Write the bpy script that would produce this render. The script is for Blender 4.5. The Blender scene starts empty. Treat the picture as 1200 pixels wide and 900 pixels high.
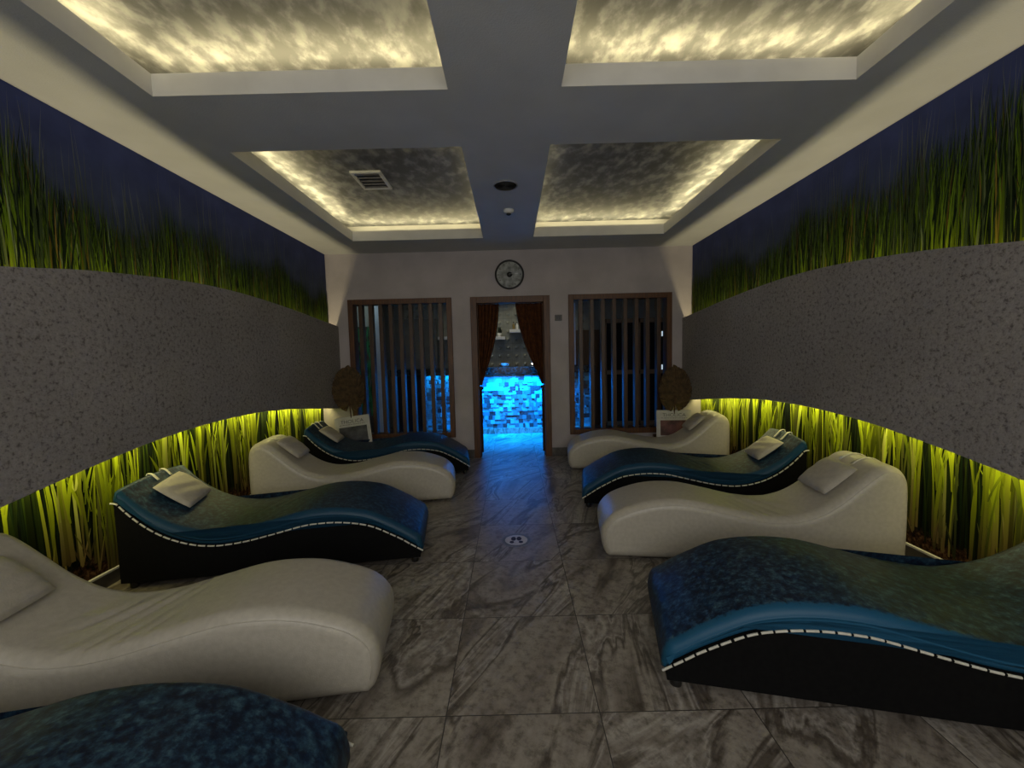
import bpy, math, random
import numpy as np
from mathutils import Vector, Matrix
random.seed(7)
C = bpy.context.scene.collection
sc = bpy.context.scene
pi = math.pi
D, CZ = 5.603, 2.81          # back wall, ceiling
WX = 2.467                   # side wall (upper), lower niche a little deeper
NX = 2.60
YB = -1.6                    # where the room is left open behind the photographer

# ------------------------------------------------------------------ materials
def lin(c):
    return tuple(((v/255)/12.92 if v/255 <= .04045 else ((v/255+.055)/1.055)**2.4) for v in c)

def new_mat(name):
    m = bpy.data.materials.new(name); m.use_nodes = True
    nt = m.node_tree; b = nt.nodes['Principled BSDF']
    return m, nt, b

def nd(nt, t, **kw):
    n = nt.nodes.new(t)
    for k, v in kw.items():
        if k.startswith('i_'):
            key = k[2:]
            n.inputs[int(key) if key.isdigit() else key].default_value = v
        else: setattr(n, k, v)
    return n

def ramp(nt, fac, stops):
    r = nt.nodes.new('ShaderNodeValToRGB'); e = r.color_ramp.elements
    while len(e) < len(stops): e.new(.5)
    for el, (p, c) in zip(e, stops):
        el.position = p; el.color = (*c, 1) if len(c) == 3 else c
    nt.links.new(fac, r.inputs[0]); return r.outputs[0]

def mixc(nt, fac, a, b, mode='MIX'):
    m = nt.nodes.new('ShaderNodeMix'); m.data_type = 'RGBA'; m.blend_type = mode
    for s, v in ((m.inputs[0], fac), (m.inputs[6], a), (m.inputs[7], b)):
        if isinstance(v, (int, float)): s.default_value = v
        elif isinstance(v, tuple): s.default_value = (*v, 1)
        else: nt.links.new(v, s)
    return m.outputs[2]

def mth(nt, op, a, b=0.0, c=None):
    m = nt.nodes.new('ShaderNodeMath'); m.operation = op
    for i, v in enumerate((a, b) if c is None else (a, b, c)):
        if isinstance(v, (int, float)): m.inputs[i].default_value = v
        else: nt.links.new(v, m.inputs[i])
    return m.outputs[0]

def noisy(name, c0, c1, scale=8, rough=.5, bump=0, bscale=None, metallic=0, spec=.5, stretch=None, detail=4, lo=.35, hi=.65, coat=0):
    m, nt, b = new_mat(name)
    tc = nd(nt, 'ShaderNodeTexCoord'); src = tc.outputs['Object']
    if stretch:
        mp = nd(nt, 'ShaderNodeMapping'); mp.inputs['Scale'].default_value = stretch
        nt.links.new(src, mp.inputs[0]); src = mp.outputs[0]
    n = nd(nt, 'ShaderNodeTexNoise'); n.inputs['Scale'].default_value = scale; n.inputs['Detail'].default_value = detail
    nt.links.new(src, n.inputs['Vector'])
    nt.links.new(ramp(nt, n.outputs[0], [(lo, c0), (hi, c1)]), b.inputs['Base Color'])
    b.inputs['Roughness'].default_value = rough; b.inputs['Metallic'].default_value = metallic
    b.inputs['Specular IOR Level'].default_value = spec
    b.inputs['Coat Weight'].default_value = coat
    if bump:
        n2 = nd(nt, 'ShaderNodeTexNoise'); n2.inputs['Scale'].default_value = bscale or scale*4; n2.inputs['Detail'].default_value = 3
        nt.links.new(src, n2.inputs['Vector'])
        bp = nd(nt, 'ShaderNodeBump'); bp.inputs['Strength'].default_value = bump; bp.inputs['Distance'].default_value = .01
        nt.links.new(n2.outputs[0], bp.inputs['Height']); nt.links.new(bp.outputs[0], b.inputs['Normal'])
    return m

M = {}
M['paint'] = noisy('ceiling_paint', (.55, .56, .56), (.60, .61, .61), 3, .8, .15, 120)
M['wallpaint'] = noisy('wall_paint', (.40, .36, .355), (.47, .425, .42), 3, .75, .3, 90)
M['white_trim'] = noisy('white_trim', (.60, .59, .56), (.66, .65, .62), 5, .5)
M['dark_stone'] = noisy('baseboard_stone', (.05, .045, .04), (.12, .11, .10), 9, .4)
M['wood'] = noisy('brown_wood', lin((68, 40, 14)), lin((102, 63, 26)), 6, .45, .15, 30, stretch=(12, 12, .7))
M['wood2'] = noisy('slat_wood', lin((52, 34, 17)), lin((82, 55, 29)), 6, .4, .12, 30, stretch=(12, 12, .7))
M['panel_wood'] = noisy('panel_wood', lin((70, 48, 22)), lin((98, 68, 34)), 6, .5, stretch=(10, 10, .8))
M['black'] = noisy('black_base_fabric', (.0022, .0022, .0024), (.004, .004, .004), 60, .8, spec=.15)
M['blackgloss'] = noisy('black_gloss', (.004, .004, .005), (.008, .008, .009), 20, .2)
M['blackmetal'] = noisy('black_metal', (.008, .008, .008), (.014, .013, .012), 30, .35)
M['cord'] = noisy('cream_piping', (.62, .60, .50), (.72, .70, .6), 60, .6)
M['curtain'] = noisy('brown_curtain', lin((62, 34, 14)), lin((92, 52, 22)), 20, .75, .3, 200, spec=.2)
M['palm'] = noisy('dried_palm', lin((66, 50, 28)), lin((98, 78, 46)), 25, .8, .3, 60)
M['stem'] = noisy('dried_stem', lin((72, 48, 24)), lin((90, 62, 34)), 30, .8)
M['card'] = noisy('white_card', (.50, .48, .44), (.56, .54, .5), 20, .6)
M['ink'] = noisy('grey_ink', (.10, .09, .08), (.14, .13, .12), 40, .7)
M['clay'] = noisy('dark_clay', (.03, .025, .02), (.06, .05, .04), 20, .6)
M['grate'] = noisy('grey_grate', (.17, .16, .16), (.22, .22, .22), 30, .5)
M['whiteplastic'] = noisy('white_plastic', (.7, .7, .68), (.78, .78, .76), 30, .4)
M['greyplastic'] = noisy('grey_plastic', (.28, .28, .28), (.34, .34, .34), 30, .5)
M['countertop'] = noisy('dark_granite', (.004, .006, .006), (.035, .05, .05), 22, .15, lo=.45, hi=.7)
M['ceramic'] = noisy('white_ceramic', (.75, .74, .7), (.82, .8, .76), 30, .3)
M['amber'] = noisy('amber_glass', (.18, .12, .03), (.35, .26, .1), 10, .15)
M['darkleaf'] = noisy('dark_leaf', (.02, .03, .015), (.05, .06, .03), 30, .6)
M['blueroomwall'] = noisy('grey_room_wall', (.20, .20, .17), (.26, .26, .22), 4, .8)

def emis(name, col, st):
    m, nt, b = new_mat(name)
    b.inputs['Base Color'].default_value = (*col, 1)
    b.inputs['Emission Color'].default_value = (*col, 1); b.inputs['Emission Strength'].default_value = st
    return m
M['bulb'] = emis('spot_bulb', (1, .93, .8), 6)
M['hingeglow'] = emis('glowing_white_hinge', (.8, .95, 1), .55)  # plain white hinges, not lamps; emission painted on so they show bright

def mat_panel():       # embossed stone-look plaster
    m, nt, b = new_mat('speckled_stone_plaster')
    tc = nd(nt, 'ShaderNodeTexCoord'); s = tc.outputs['Object']
    n1 = nd(nt, 'ShaderNodeTexNoise'); n1.inputs['Scale'].default_value = 42; n1.inputs['Detail'].default_value = 5; n1.inputs['Roughness'].default_value = .7
    n2 = nd(nt, 'ShaderNodeTexNoise'); n2.inputs['Scale'].default_value = 1.6; n2.inputs['Detail'].default_value = 2
    v = nd(nt, 'ShaderNodeTexVoronoi'); v.inputs['Scale'].default_value = 60
    for n in (n1, n2, v): nt.links.new(s, n.inputs['Vector'])
    base = ramp(nt, n1.outputs[0], [(.36, (.14, .122, .118)), (.45, (.31, .283, .27)), (.7, (.385, .355, .338))])
    sp = ramp(nt, v.outputs['Distance'], [(.08, (.45, .45, .45)), (.35, (1, 1, 1))])
    big = ramp(nt, n2.outputs[0], [(.35, (.85, .85, .85)), (.65, (1, 1, 1))])
    c = mixc(nt, .6, base, sp, 'MULTIPLY'); c = mixc(nt, 1, c, big, 'MULTIPLY')
    nt.links.new(c, b.inputs['Base Color']); b.inputs['Roughness'].default_value = .8
    bp = nd(nt, 'ShaderNodeBump'); bp.inputs['Strength'].default_value = .6; bp.inputs['Distance'].default_value = .01
    nt.links.new(n1.outputs[0], bp.inputs['Height']); nt.links.new(bp.outputs[0], b.inputs['Normal'])
    return m
M['plaster'] = mat_panel()

def mat_vcol(name, rough=.6, spec=.2):
    m, nt, b = new_mat(name)
    a = nd(nt, 'ShaderNodeAttribute', attribute_name='Col')
    nt.links.new(a.outputs['Color'], b.inputs['Base Color'])
    b.inputs['Roughness'].default_value = rough; b.inputs['Specular IOR Level'].default_value = spec
    return m
M['print'] = mat_vcol('printed_grass', .7, .1)
M['tilecol'] = mat_vcol('mosaic_stone_blue_lit', .35, .5)

def mat_soil():
    m, nt, b = new_mat('printed_backdrop')
    tc = nd(nt, 'ShaderNodeTexCoord'); s = tc.outputs['Object']
    sep = nd(nt, 'ShaderNodeSeparateXYZ'); nt.links.new(s, sep.inputs[0])
    n = nd(nt, 'ShaderNodeTexNoise'); n.inputs['Scale'].default_value = 26; n.inputs['Detail'].default_value = 6; n.inputs['Roughness'].default_value = .7
    nt.links.new(s, n.inputs['Vector'])
    soil = ramp(nt, n.outputs[0], [(.40, (.004, .002, .001)), (.52, (.05, .022, .010)), (.62, (.16, .08, .035)), (.75, (.3, .2, .1))])
    n2 = nd(nt, 'ShaderNodeTexNoise'); n2.inputs['Scale'].default_value = 7; nt.links.new(s, n2.inputs['Vector'])
    h = mth(nt, 'ADD', sep.outputs[2], mth(nt, 'MULTIPLY', n2.outputs[0], -.16))
    k = nd(nt, 'ShaderNodeMapRange'); k.inputs[1].default_value = .11; k.inputs[2].default_value = .17; nt.links.new(h, k.inputs[0])
    st = nd(nt, 'ShaderNodeMapping'); st.inputs['Scale'].default_value = (1, 30, 1.2); nt.links.new(s, st.inputs[0])
    n3 = nd(nt, 'ShaderNodeTexNoise'); n3.inputs['Scale'].default_value = 2.2; nt.links.new(st.outputs[0], n3.inputs['Vector'])
    dk = ramp(nt, n3.outputs[0], [(.45, (.0015, .003, .0015)), (.75, (.012, .028, .006))])
    nt.links.new(mixc(nt, k.outputs[0], soil, dk), b.inputs['Base Color']); b.inputs['Roughness'].default_value = .8; b.inputs['Specular IOR Level'].default_value = .1
    return m
M['soil'] = mat_soil()

def mat_nightsky():
    m, nt, b = new_mat('printed_dusk_sky')
    tc = nd(nt, 'ShaderNodeTexCoord'); s = tc.outputs['Object']
    sep = nd(nt, 'ShaderNodeSeparateXYZ'); nt.links.new(s, sep.inputs[0])
    k = nd(nt, 'ShaderNodeMapRange'); k.inputs[1].default_value = 2.15; k.inputs[2].default_value = 2.7; nt.links.new(sep.outputs[2], k.inputs[0])
    n = nd(nt, 'ShaderNodeTexNoise'); n.inputs['Scale'].default_value = 5; n.inputs['Detail'].default_value = 6; nt.links.new(s, n.inputs['Vector'])
    c = mixc(nt, k.outputs[0], (.085, .105, .145), (.055, .070, .185))
    g = ramp(nt, n.outputs[0], [(.3, (.75, .75, .75)), (.7, (1.1, 1.1, 1.1))])
    nt.links.new(mixc(nt, 1, c, g, 'MULTIPLY'), b.inputs['Base Color']); b.inputs['Roughness'].default_value = .7; b.inputs['Specular IOR Level'].default_value = .1
    return m
M['dusk'] = mat_nightsky()

def mat_cloud(seed, dark):
    m, nt, b = new_mat('cloud_wallpaper')
    tc = nd(nt, 'ShaderNodeTexCoord'); mp = nd(nt, 'ShaderNodeMapping'); mp.inputs['Location'].default_value = (seed, seed*2, 0)
    mp.inputs['Rotation'].default_value = (0, 0, .5); mp.inputs['Scale'].default_value = (1.3, .8, 1)
    nt.links.new(tc.outputs['Object'], mp.inputs[0])
    n = nd(nt, 'ShaderNodeTexNoise'); n.inputs['Scale'].default_value = 8.5; n.inputs['Detail'].default_value = 7; n.inputs['Roughness'].default_value = .55; n.inputs['Distortion'].default_value = .1
    n2 = nd(nt, 'ShaderNodeTexNoise'); n2.inputs['Scale'].default_value = 1.5; n2.inputs['Detail'].default_value = 2
    nt.links.new(mp.outputs[0], n.inputs['Vector']); nt.links.new(mp.outputs[0], n2.inputs['Vector'])
    f = mth(nt, 'ADD', n.outputs[0], mth(nt, 'MULTIPLY', mth(nt, 'SUBTRACT', n2.outputs[0], .5), .25))
    c = ramp(nt, f, [(.40, dark), (.50, tuple(x*1.5 for x in dark)), (.58, tuple(x*1.5+.12 for x in dark)), (.70, (.42, .42, .41))])
    nt.links.new(c, b.inputs['Base Color']); b.inputs['Roughness'].default_value = .55
    return m

TX, TY, T = -.288, 2.108, .60
def mat_floor():
    m, nt, b = new_mat('veined_stone_tile')
    tc = nd(nt, 'ShaderNodeTexCoord'); s = tc.outputs['Object']
    sep = nd(nt, 'ShaderNodeSeparateXYZ'); nt.links.new(s, sep.inputs[0])
    tx = mth(nt, 'DIVIDE', mth(nt, 'SUBTRACT', sep.outputs[0], TX), T); ty = mth(nt, 'DIVIDE', mth(nt, 'SUBTRACT', sep.outputs[1], TY), T)
    fx, fy = mth(nt, 'FLOOR', tx), mth(nt, 'FLOOR', ty)
    rx, ry = mth(nt, 'SUBTRACT', tx, fx), mth(nt, 'SUBTRACT', ty, fy)
    cell = nd(nt, 'ShaderNodeCombineXYZ'); nt.links.new(fx, cell.inputs[0]); nt.links.new(fy, cell.inputs[1])
    wn = nd(nt, 'ShaderNodeTexWhiteNoise'); wn.noise_dimensions = '3D'; nt.links.new(cell.outputs[0], wn.inputs['Vector'])
    off = nd(nt, 'ShaderNodeVectorMath'); off.operation = 'SCALE'; off.inputs['Scale'].default_value = 30; nt.links.new(wn.outputs['Color'], off.inputs[0])
    # rotate in-tile coordinates by a random angle, then stretch into long veins
    vr = nd(nt, 'ShaderNodeVectorRotate'); vr.rotation_type = 'Z_AXIS'; nt.links.new(s, vr.inputs['Vector'])
    nt.links.new(mth(nt, 'ADD', .15, mth(nt, 'MULTIPLY', wn.outputs['Value'], .75)), vr.inputs['Angle'])
    ad = nd(nt, 'ShaderNodeVectorMath'); ad.operation = 'ADD'; nt.links.new(vr.outputs[0], ad.inputs[0]); nt.links.new(off.outputs[0], ad.inputs[1])
    mp = nd(nt, 'ShaderNodeMapping'); mp.inputs['Scale'].default_value = (2.6, .55, 1); nt.links.new(ad.outputs[0], mp.inputs[0])
    n = nd(nt, 'ShaderNodeTexNoise'); n.inputs['Scale'].default_value = 1.25; n.inputs['Detail'].default_value = 8; n.inputs['Roughness'].default_value = .52; n.inputs['Distortion'].default_value = .9
    nt.links.new(mp.outputs[0], n.inputs['Vector'])
    n2 = nd(nt, 'ShaderNodeTexNoise'); n2.inputs['Scale'].default_value = 26; n2.inputs['Detail'].default_value = 6; n2.inputs['Roughness'].default_value = .7
    nt.links.new(ad.outputs[0], n2.inputs['Vector'])
    body = ramp(nt, n.outputs[0], [(.30, (.09, .072, .058)), (.40, (.27, .235, .20)), (.47, (.33, .295, .25)), (.505, (.11, .09, .073)), (.56, (.22, .19, .16)), (.60, (.42, .385, .34)), (.66, (.15, .125, .10)), (.74, (.34, .30, .26))])
    vein = ramp(nt, mth(nt, 'ABSOLUTE', mth(nt, 'SUBTRACT', n.outputs[0], .535)), [(0, (1, 1, 1)), (.008, (.5, .5, .5)), (.022, (0, 0, 0))])
    c = mixc(nt, mth(nt, 'MULTIPLY', vein, .55), body, (.55, .51, .46))
    g = ramp(nt, n2.outputs[0], [(.34, (.46, .45, .43)), (.5, (.86, .86, .85)), (.72, (1.12, 1.12, 1.12))])
    c = mixc(nt, 1, c, g, 'MULTIPLY')
    e = mth(nt, 'MINIMUM', mth(nt, 'MINIMUM', rx, mth(nt, 'SUBTRACT', 1, rx)), mth(nt, 'MINIMUM', ry, mth(nt, 'SUBTRACT', 1, ry)))
    gr = mth(nt, 'LESS_THAN', e, .0035)
    c = mixc(nt, gr, c, (.05, .045, .04))
    nt.links.new(c, b.inputs['Base Color'])
    nt.links.new(ramp(nt, n2.outputs[0], [(.3, (.30, .30, .30)), (.7, (.46, .46, .46))]), b.inputs['Roughness'])
    bp = nd(nt, 'ShaderNodeBump'); bp.inputs['Strength'].default_value = .18; bp.inputs['Distance'].default_value = .006
    nt.links.new(n.outputs[0], bp.inputs['Height']); nt.links.new(bp.outputs[0], b.inputs['Normal'])
    return m
M['floor'] = mat_floor()

def mat_blue(edge_gain):
    m, nt, b = new_mat('blue_leather_pad')
    tc = nd(nt, 'ShaderNodeTexCoord'); s = tc.outputs['Object']
    n = nd(nt, 'ShaderNodeTexNoise'); n.inputs['Scale'].default_value = 34; n.inputs['Detail'].default_value = 4; n.inputs['Roughness'].default_value = .65
    nt.links.new(s, n.inputs['Vector'])
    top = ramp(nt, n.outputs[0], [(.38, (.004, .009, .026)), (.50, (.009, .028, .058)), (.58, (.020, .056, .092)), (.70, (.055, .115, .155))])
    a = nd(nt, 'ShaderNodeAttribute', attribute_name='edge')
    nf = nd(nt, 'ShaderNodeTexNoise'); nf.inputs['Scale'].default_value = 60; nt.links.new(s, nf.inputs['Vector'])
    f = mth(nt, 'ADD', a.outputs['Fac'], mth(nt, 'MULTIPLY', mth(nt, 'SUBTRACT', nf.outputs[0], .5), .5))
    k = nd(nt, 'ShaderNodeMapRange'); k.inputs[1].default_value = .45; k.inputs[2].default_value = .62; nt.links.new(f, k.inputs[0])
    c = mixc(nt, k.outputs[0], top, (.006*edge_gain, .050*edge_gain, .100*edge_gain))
    nt.links.new(c, b.inputs['Base Color']); b.inputs['Roughness'].default_value = .45; b.inputs['Specular IOR Level'].default_value = .35
    bp = nd(nt, 'ShaderNodeBump'); bp.inputs['Strength'].default_value = .25; bp.inputs['Distance'].default_value = .004
    nt.links.new(n.outputs[0], bp.inputs['Height']); nt.links.new(bp.outputs[0], b.inputs['Normal'])
    return m
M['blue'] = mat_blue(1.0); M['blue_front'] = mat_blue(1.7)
M['beige'] = noisy('cream_leather', (.44, .405, .335), (.49, .455, .38), 40, .36, .12, 160)
M['pillow'] = noisy('cream_pillow_leather', (.44, .405, .335), (.50, .46, .385), 30, .5, .2, 120)

# ------------------------------------------------------------------ mesh helpers
class MB:
    def __init__(s): s.v = []; s.f = []; s.c = []
    def quad(s, a, b, c, d, col=None):
        i = len(s.v); s.v += [tuple(a), tuple(b), tuple(c), tuple(d)]; s.f.append((i, i+1, i+2, i+3)); s.c += [col]*4
        return s
    def box(s, x0, x1, y0, y1, z0, z1, col=None):
        i = len(s.v)
        s.v += [(x0, y0, z0), (x1, y0, z0), (x1, y1, z0), (x0, y1, z0), (x0, y0, z1), (x1, y0, z1), (x1, y1, z1), (x0, y1, z1)]
        s.f += [tuple(i+k for k in q) for q in ((0, 3, 2, 1), (4, 5, 6, 7), (0, 1, 5, 4), (1, 2, 6, 5), (2, 3, 7, 6), (3, 0, 4, 7))]
        s.c += [col]*8; return s
    def strip(s, L, R, cols):
        i = len(s.v)
        for a, b, c in zip(L, R, cols): s.v += [a, b]; s.c += [c, c]
        for k in range(len(L)-1): s.f.append((i+2*k, i+2*k+1, i+2*k+3, i+2*k+2))
    def lathe(s, prof, cx=0, cy=0, cz=0, n=24, axis='z'):
        i = len(s.v)
        for r, h in prof:
            for k in range(n):
                a = 2*pi*k/n
                p = (r*math.cos(a), r*math.sin(a), h) if axis == 'z' else (r*math.cos(a), -h, r*math.sin(a))
                s.v.append((cx+p[0], cy+p[1], cz+p[2])); s.c.append(None)
        for j in range(len(prof)-1):
            for k in range(n):
                k2 = (k+1) % n
                s.f.append((i+j*n+k, i+j*n+k2, i+(j+1)*n+k2, i+(j+1)*n+k))
        s.f.append(tuple(i+k for k in reversed(range(n)))); s.f.append(tuple(i+(len(prof)-1)*n+k for k in range(n)))
        return s
    def tube(s, pts, r, n=8):
        pts = [Vector(p) for p in pts]; i = len(s.v); up = Vector((0, 0, 1))
        for k, p in enumerate(pts):
            t = (pts[min(k+1, len(pts)-1)]-pts[max(k-1, 0)]).normalized()
            a = t.cross(up)
            if a.length < .01: a = t.cross(Vector((0, 1, 0)))
            a.normalize(); b = a.cross(t)
            rr = r[k] if isinstance(r, (list, tuple)) else r
            for q in range(n):
                w = 2*pi*q/n; s.v.append(tuple(p+a*rr*math.cos(w)+b*rr*math.sin(w))); s.c.append(None)
        for k in range(len(pts)-1):
            for q in range(n):
                q2 = (q+1) % n; s.f.append((i+k*n+q, i+(k+1)*n+q, i+(k+1)*n+q2, i+k*n+q2))
        s.f.append(tuple(i+q for q in range(n))); s.f.append(tuple(i+(len(pts)-1)*n+q for q in reversed(range(n))))
        return s
    def build(s, name, mat, parent=None, loc=None, rotz=0, smooth=False, shift=None, edge=None):
        me = bpy.data.meshes.new(name)
        v = s.v
        if shift: v = [(a-shift[0], b-shift[1], c-shift[2]) for a, b, c in v]
        me.from_pydata(v, [], s.f); me.materials.append(mat)
        if smooth: me.polygons.foreach_set('use_smooth', [len(f) < 12 for f in s.f])
        if any(c is not None for c in s.c):
            at = me.color_attributes.new('Col', 'FLOAT_COLOR', 'POINT')
            flat = []
            for c in s.c: flat += [*(c or (0, 0, 0)), 1]
            at.data.foreach_set('color', flat)
        if edge is not None:
            at = me.attributes.new('edge', 'FLOAT', 'POINT'); at.data.foreach_set('value', edge)
        me.update()
        o = bpy.data.objects.new(name, me); C.objects.link(o)
        if loc: o.location = loc
        o.rotation_euler.z = rotz
        if parent: o.parent = parent
        return o

def tag(o, label=None, cat=None, group=None, kind=None):
    for k, v in (('label', label), ('category', cat), ('group', group), ('kind', kind)):
        if v: o[k] = v
    return o
def thing(name, label, cat, loc=(0, 0, 0), rotz=0, group=None):
    o = bpy.data.objects.new(name, None); C.objects.link(o); o.location = loc; o.rotation_euler.z = rotz; o.empty_display_size = .1
    return tag(o, label, cat, group)
def struct(name, mb, mat, **k):
    return tag(mb.build(name, mat, **k), kind='structure')
def bevel(o, w=.004, n=2):
    md = o.modifiers.new('bevel', 'BEVEL'); md.width = w; md.segments = n; md.limit_method = 'ANGLE'; return o

def catmull(pts, step=.012):
    P = [np.array(p, float) for p in pts]; P = [2*P[0]-P[1]]+P+[2*P[-1]-P[-2]]; out = []
    for i in range(1, len(P)-2):
        L = np.linalg.norm(P[i+1]-P[i]); n = max(1, int(round(L/step)))
        for k in range(n):
            t = k/n; a, b, c, d = P[i-1:i+3]
            out.append(.5*((2*b)+(c-a)*t+(2*a-5*b+4*c-d)*t*t+(3*b-a-3*c+d)*t**3))
    out.append(P[-2]); return out

# ------------------------------------------------------------------ room shell
b = MB()
b.quad((-3.6, YB, 0), (3.6, YB, 0), (3.6, 8.5, 0), (-3.6, 8.5, 0)); struct('floor', b, M['floor'])

# ceiling with four coffers (openings with an upstand lip and a hidden light ledge round each)
XA, XB = .30, 1.86
COF = [(-XB, -XA, .12, 2.27), (XA, XB, .12, 2.27), (-XB, -XA, 2.865, 5.015), (XA, XB, 2.865, 5.015)]
b = MB()
xs = [-WX-.1, -XB, -XA, XA, XB, WX+.1]; ys = [YB, .12, 2.27, 2.865, 5.015, D+.02]
for i in range(5):
    for j in range(5):
        if i in (1, 3) and j in (1, 3): continue
        b.quad((xs[i], ys[j], CZ), (xs[i], ys[j+1], CZ), (xs[i+1], ys[j+1], CZ), (xs[i+1], ys[j], CZ))
struct('ceiling', b, M['paint'])
LZ, CT, CAV = 2.925, 3.045, .21
for k, (x0, x1, y0, y1) in enumerate(COF):
    b = MB(); t = .02
    cz = CZ+.0006
    b.box(x0-t, x0, y0-t, y1+t, cz, LZ); b.box(x1, x1+t, y0-t, y1+t, cz, LZ)
    b.box(x0, x1, y0-t, y0, cz, LZ); b.box(x0, x1, y1, y1+t, cz, LZ)
    c = CAV                                          # ledge and outer cavity wall
    for (a0, a1, b0, b1) in ((x0-c, x0-t, y0-c, y1+c), (x1+t, x1+c, y0-c, y1+c), (x0-t, x1+t, y0-c, y0-t), (x0-t, x1+t, y1+t, y1+c)):
        b.box(a0, a1, b0, b1, CZ+.03, CZ+.05)
    for (a0, a1, b0, b1) in ((x0-c-.01, x0-c, y0-c, y1+c), (x1+c, x1+c+.01, y0-c, y1+c), (x0-c, x1+c, y0-c-.01, y0-c), (x0-c, x1+c, y1+c, y1+c+.01)):
        b.box(a0, a1, b0, b1, CZ+.03, CT)
    struct('trim_%d' % (k+1), b, M['white_trim'])
    nm = ['left coffer nearest the viewer', 'right coffer nearest the viewer', 'far left coffer around the air vent', 'far right coffer without vent'][k]
    b = MB().box(x0-c, x1+c, y0-c, y1+c, CT, CT+.02)
    o = b.build('cloud_mural', mat_cloud(k*7.3, [(.13, .13, .135), (.12, .12, .125), (.11, .112, .12), (.10, .103, .112)][k]))
    tag(o, 'grey cloud wallpaper lit at its edges, ' + nm, 'ceiling mural', 'cloud murals in the ceiling coffers')

def interp(pts, y):
    return float(np.interp(y, [p[0] for p in pts], [p[1] for p in pts]))
_top = catmull([(YB, 1.50), (0, 1.62), (1.0, 1.74), (1.9, 1.862), (2.3, 1.925), (2.85, 1.98), (3.3, 2.0), (3.8, 1.99), (4.5, 1.945), (5.0, 1.90), (D, 1.85)], .05)
_bot = catmull([(YB, .30), (0, .46), (1.0, .62), (1.82, .768), (2.05, .812), (2.35, .862), (2.7, .908), (3.17, .938), (3.7, .936), (4.1, .91), (4.5, .87), (5.3, .77), (D, .73)], .05)
ztop = lambda y: interp(_top, y)
zbot = lambda y: interp(_bot, y)

for s, side in ((-1, 'left'), (1, 'right')):
    b = MB()
    def q(p): return [(s*a, y, z) for a, y, z in p]
    b.quad(*q([(WX, YB, 1.35), (WX, D, 1.35), (WX, D, CZ), (WX, YB, CZ)]))
    b.quad(*q([(WX, YB, 1.35), (NX, YB, 1.35), (NX, D, 1.35), (WX, D, 1.35)]))
    b.quad(*q([(NX, YB, 0), (NX, D, 0), (NX, D, 1.35), (NX, YB, 1.35)]))
    struct('wall_'+side, b, M['wallpaint'])
    x0, x1 = sorted((s*NX, s*(NX-.012)))
    struct('baseboard_'+side, MB().box(x0, x1, YB, D, 0, .086), M['dark_stone'])
    x0, x1 = sorted((s*NX, s*(NX-.02)))
    struct('trim_%d' % (5 if s < 0 else 6), MB().box(x0, x1, YB, D, .086, .098), M['white_trim'])
    # curved floating panel
    b = MB(); ysn = np.linspace(YB, D-.004, 90); XP = 2.33
    A = [[(s*XP, y, zbot(y)), (s*XP, y, ztop(y)), (s*(XP+.03), y, ztop(y)), (s*(XP+.03), y, zbot(y))] for y in ysn]
    for r in A: b.v += r; b.c += [None]*4
    for i in range(len(A)-1):
        for k in range(4): b.f.append((4*i+k, 4*i+(k+1) % 4, 4*i+4+(k+1) % 4, 4*i+4+k))
    b.f += [(0, 1, 2, 3), tuple(4*(len(A)-1)+k for k in (3, 2, 1, 0))]
    tag(b.build('curved_wall_panel', M['plaster']), 'long arched band of speckled grey plaster floating along the %s wall' % side, 'wall panel', 'arched plaster wall panels')

def mixcol(a, b, t): return tuple(x*(1-t)+y*t for x, y in zip(a, b))
def blade(b, X, s, y0, z0, h, w, lean, bend, cols, kind=0, n=7):
    L, R, cc = [], [], []
    for k in range(n+1):
        t = k/n
        y = y0+lean*t+bend*t*t; z = z0+h*t*(1-.12*abs(bend)*t)
        ww = w*(.55+.9*t if kind == 1 and t < .6 else 1)*(1-t**3 if kind != 1 else (1 if t < .6 else max(0, 1-((t-.6)/.4)**1.6)))*.5
        L.append((X, y-ww, z)); R.append((X, y+ww, z))
        if t < .5: c = mixcol(cols[0], cols[1], t*2)
        else: c = mixcol(cols[1], cols[2], t*2-1)
        cc.append(c)
    b.strip(L, R, cc)

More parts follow.
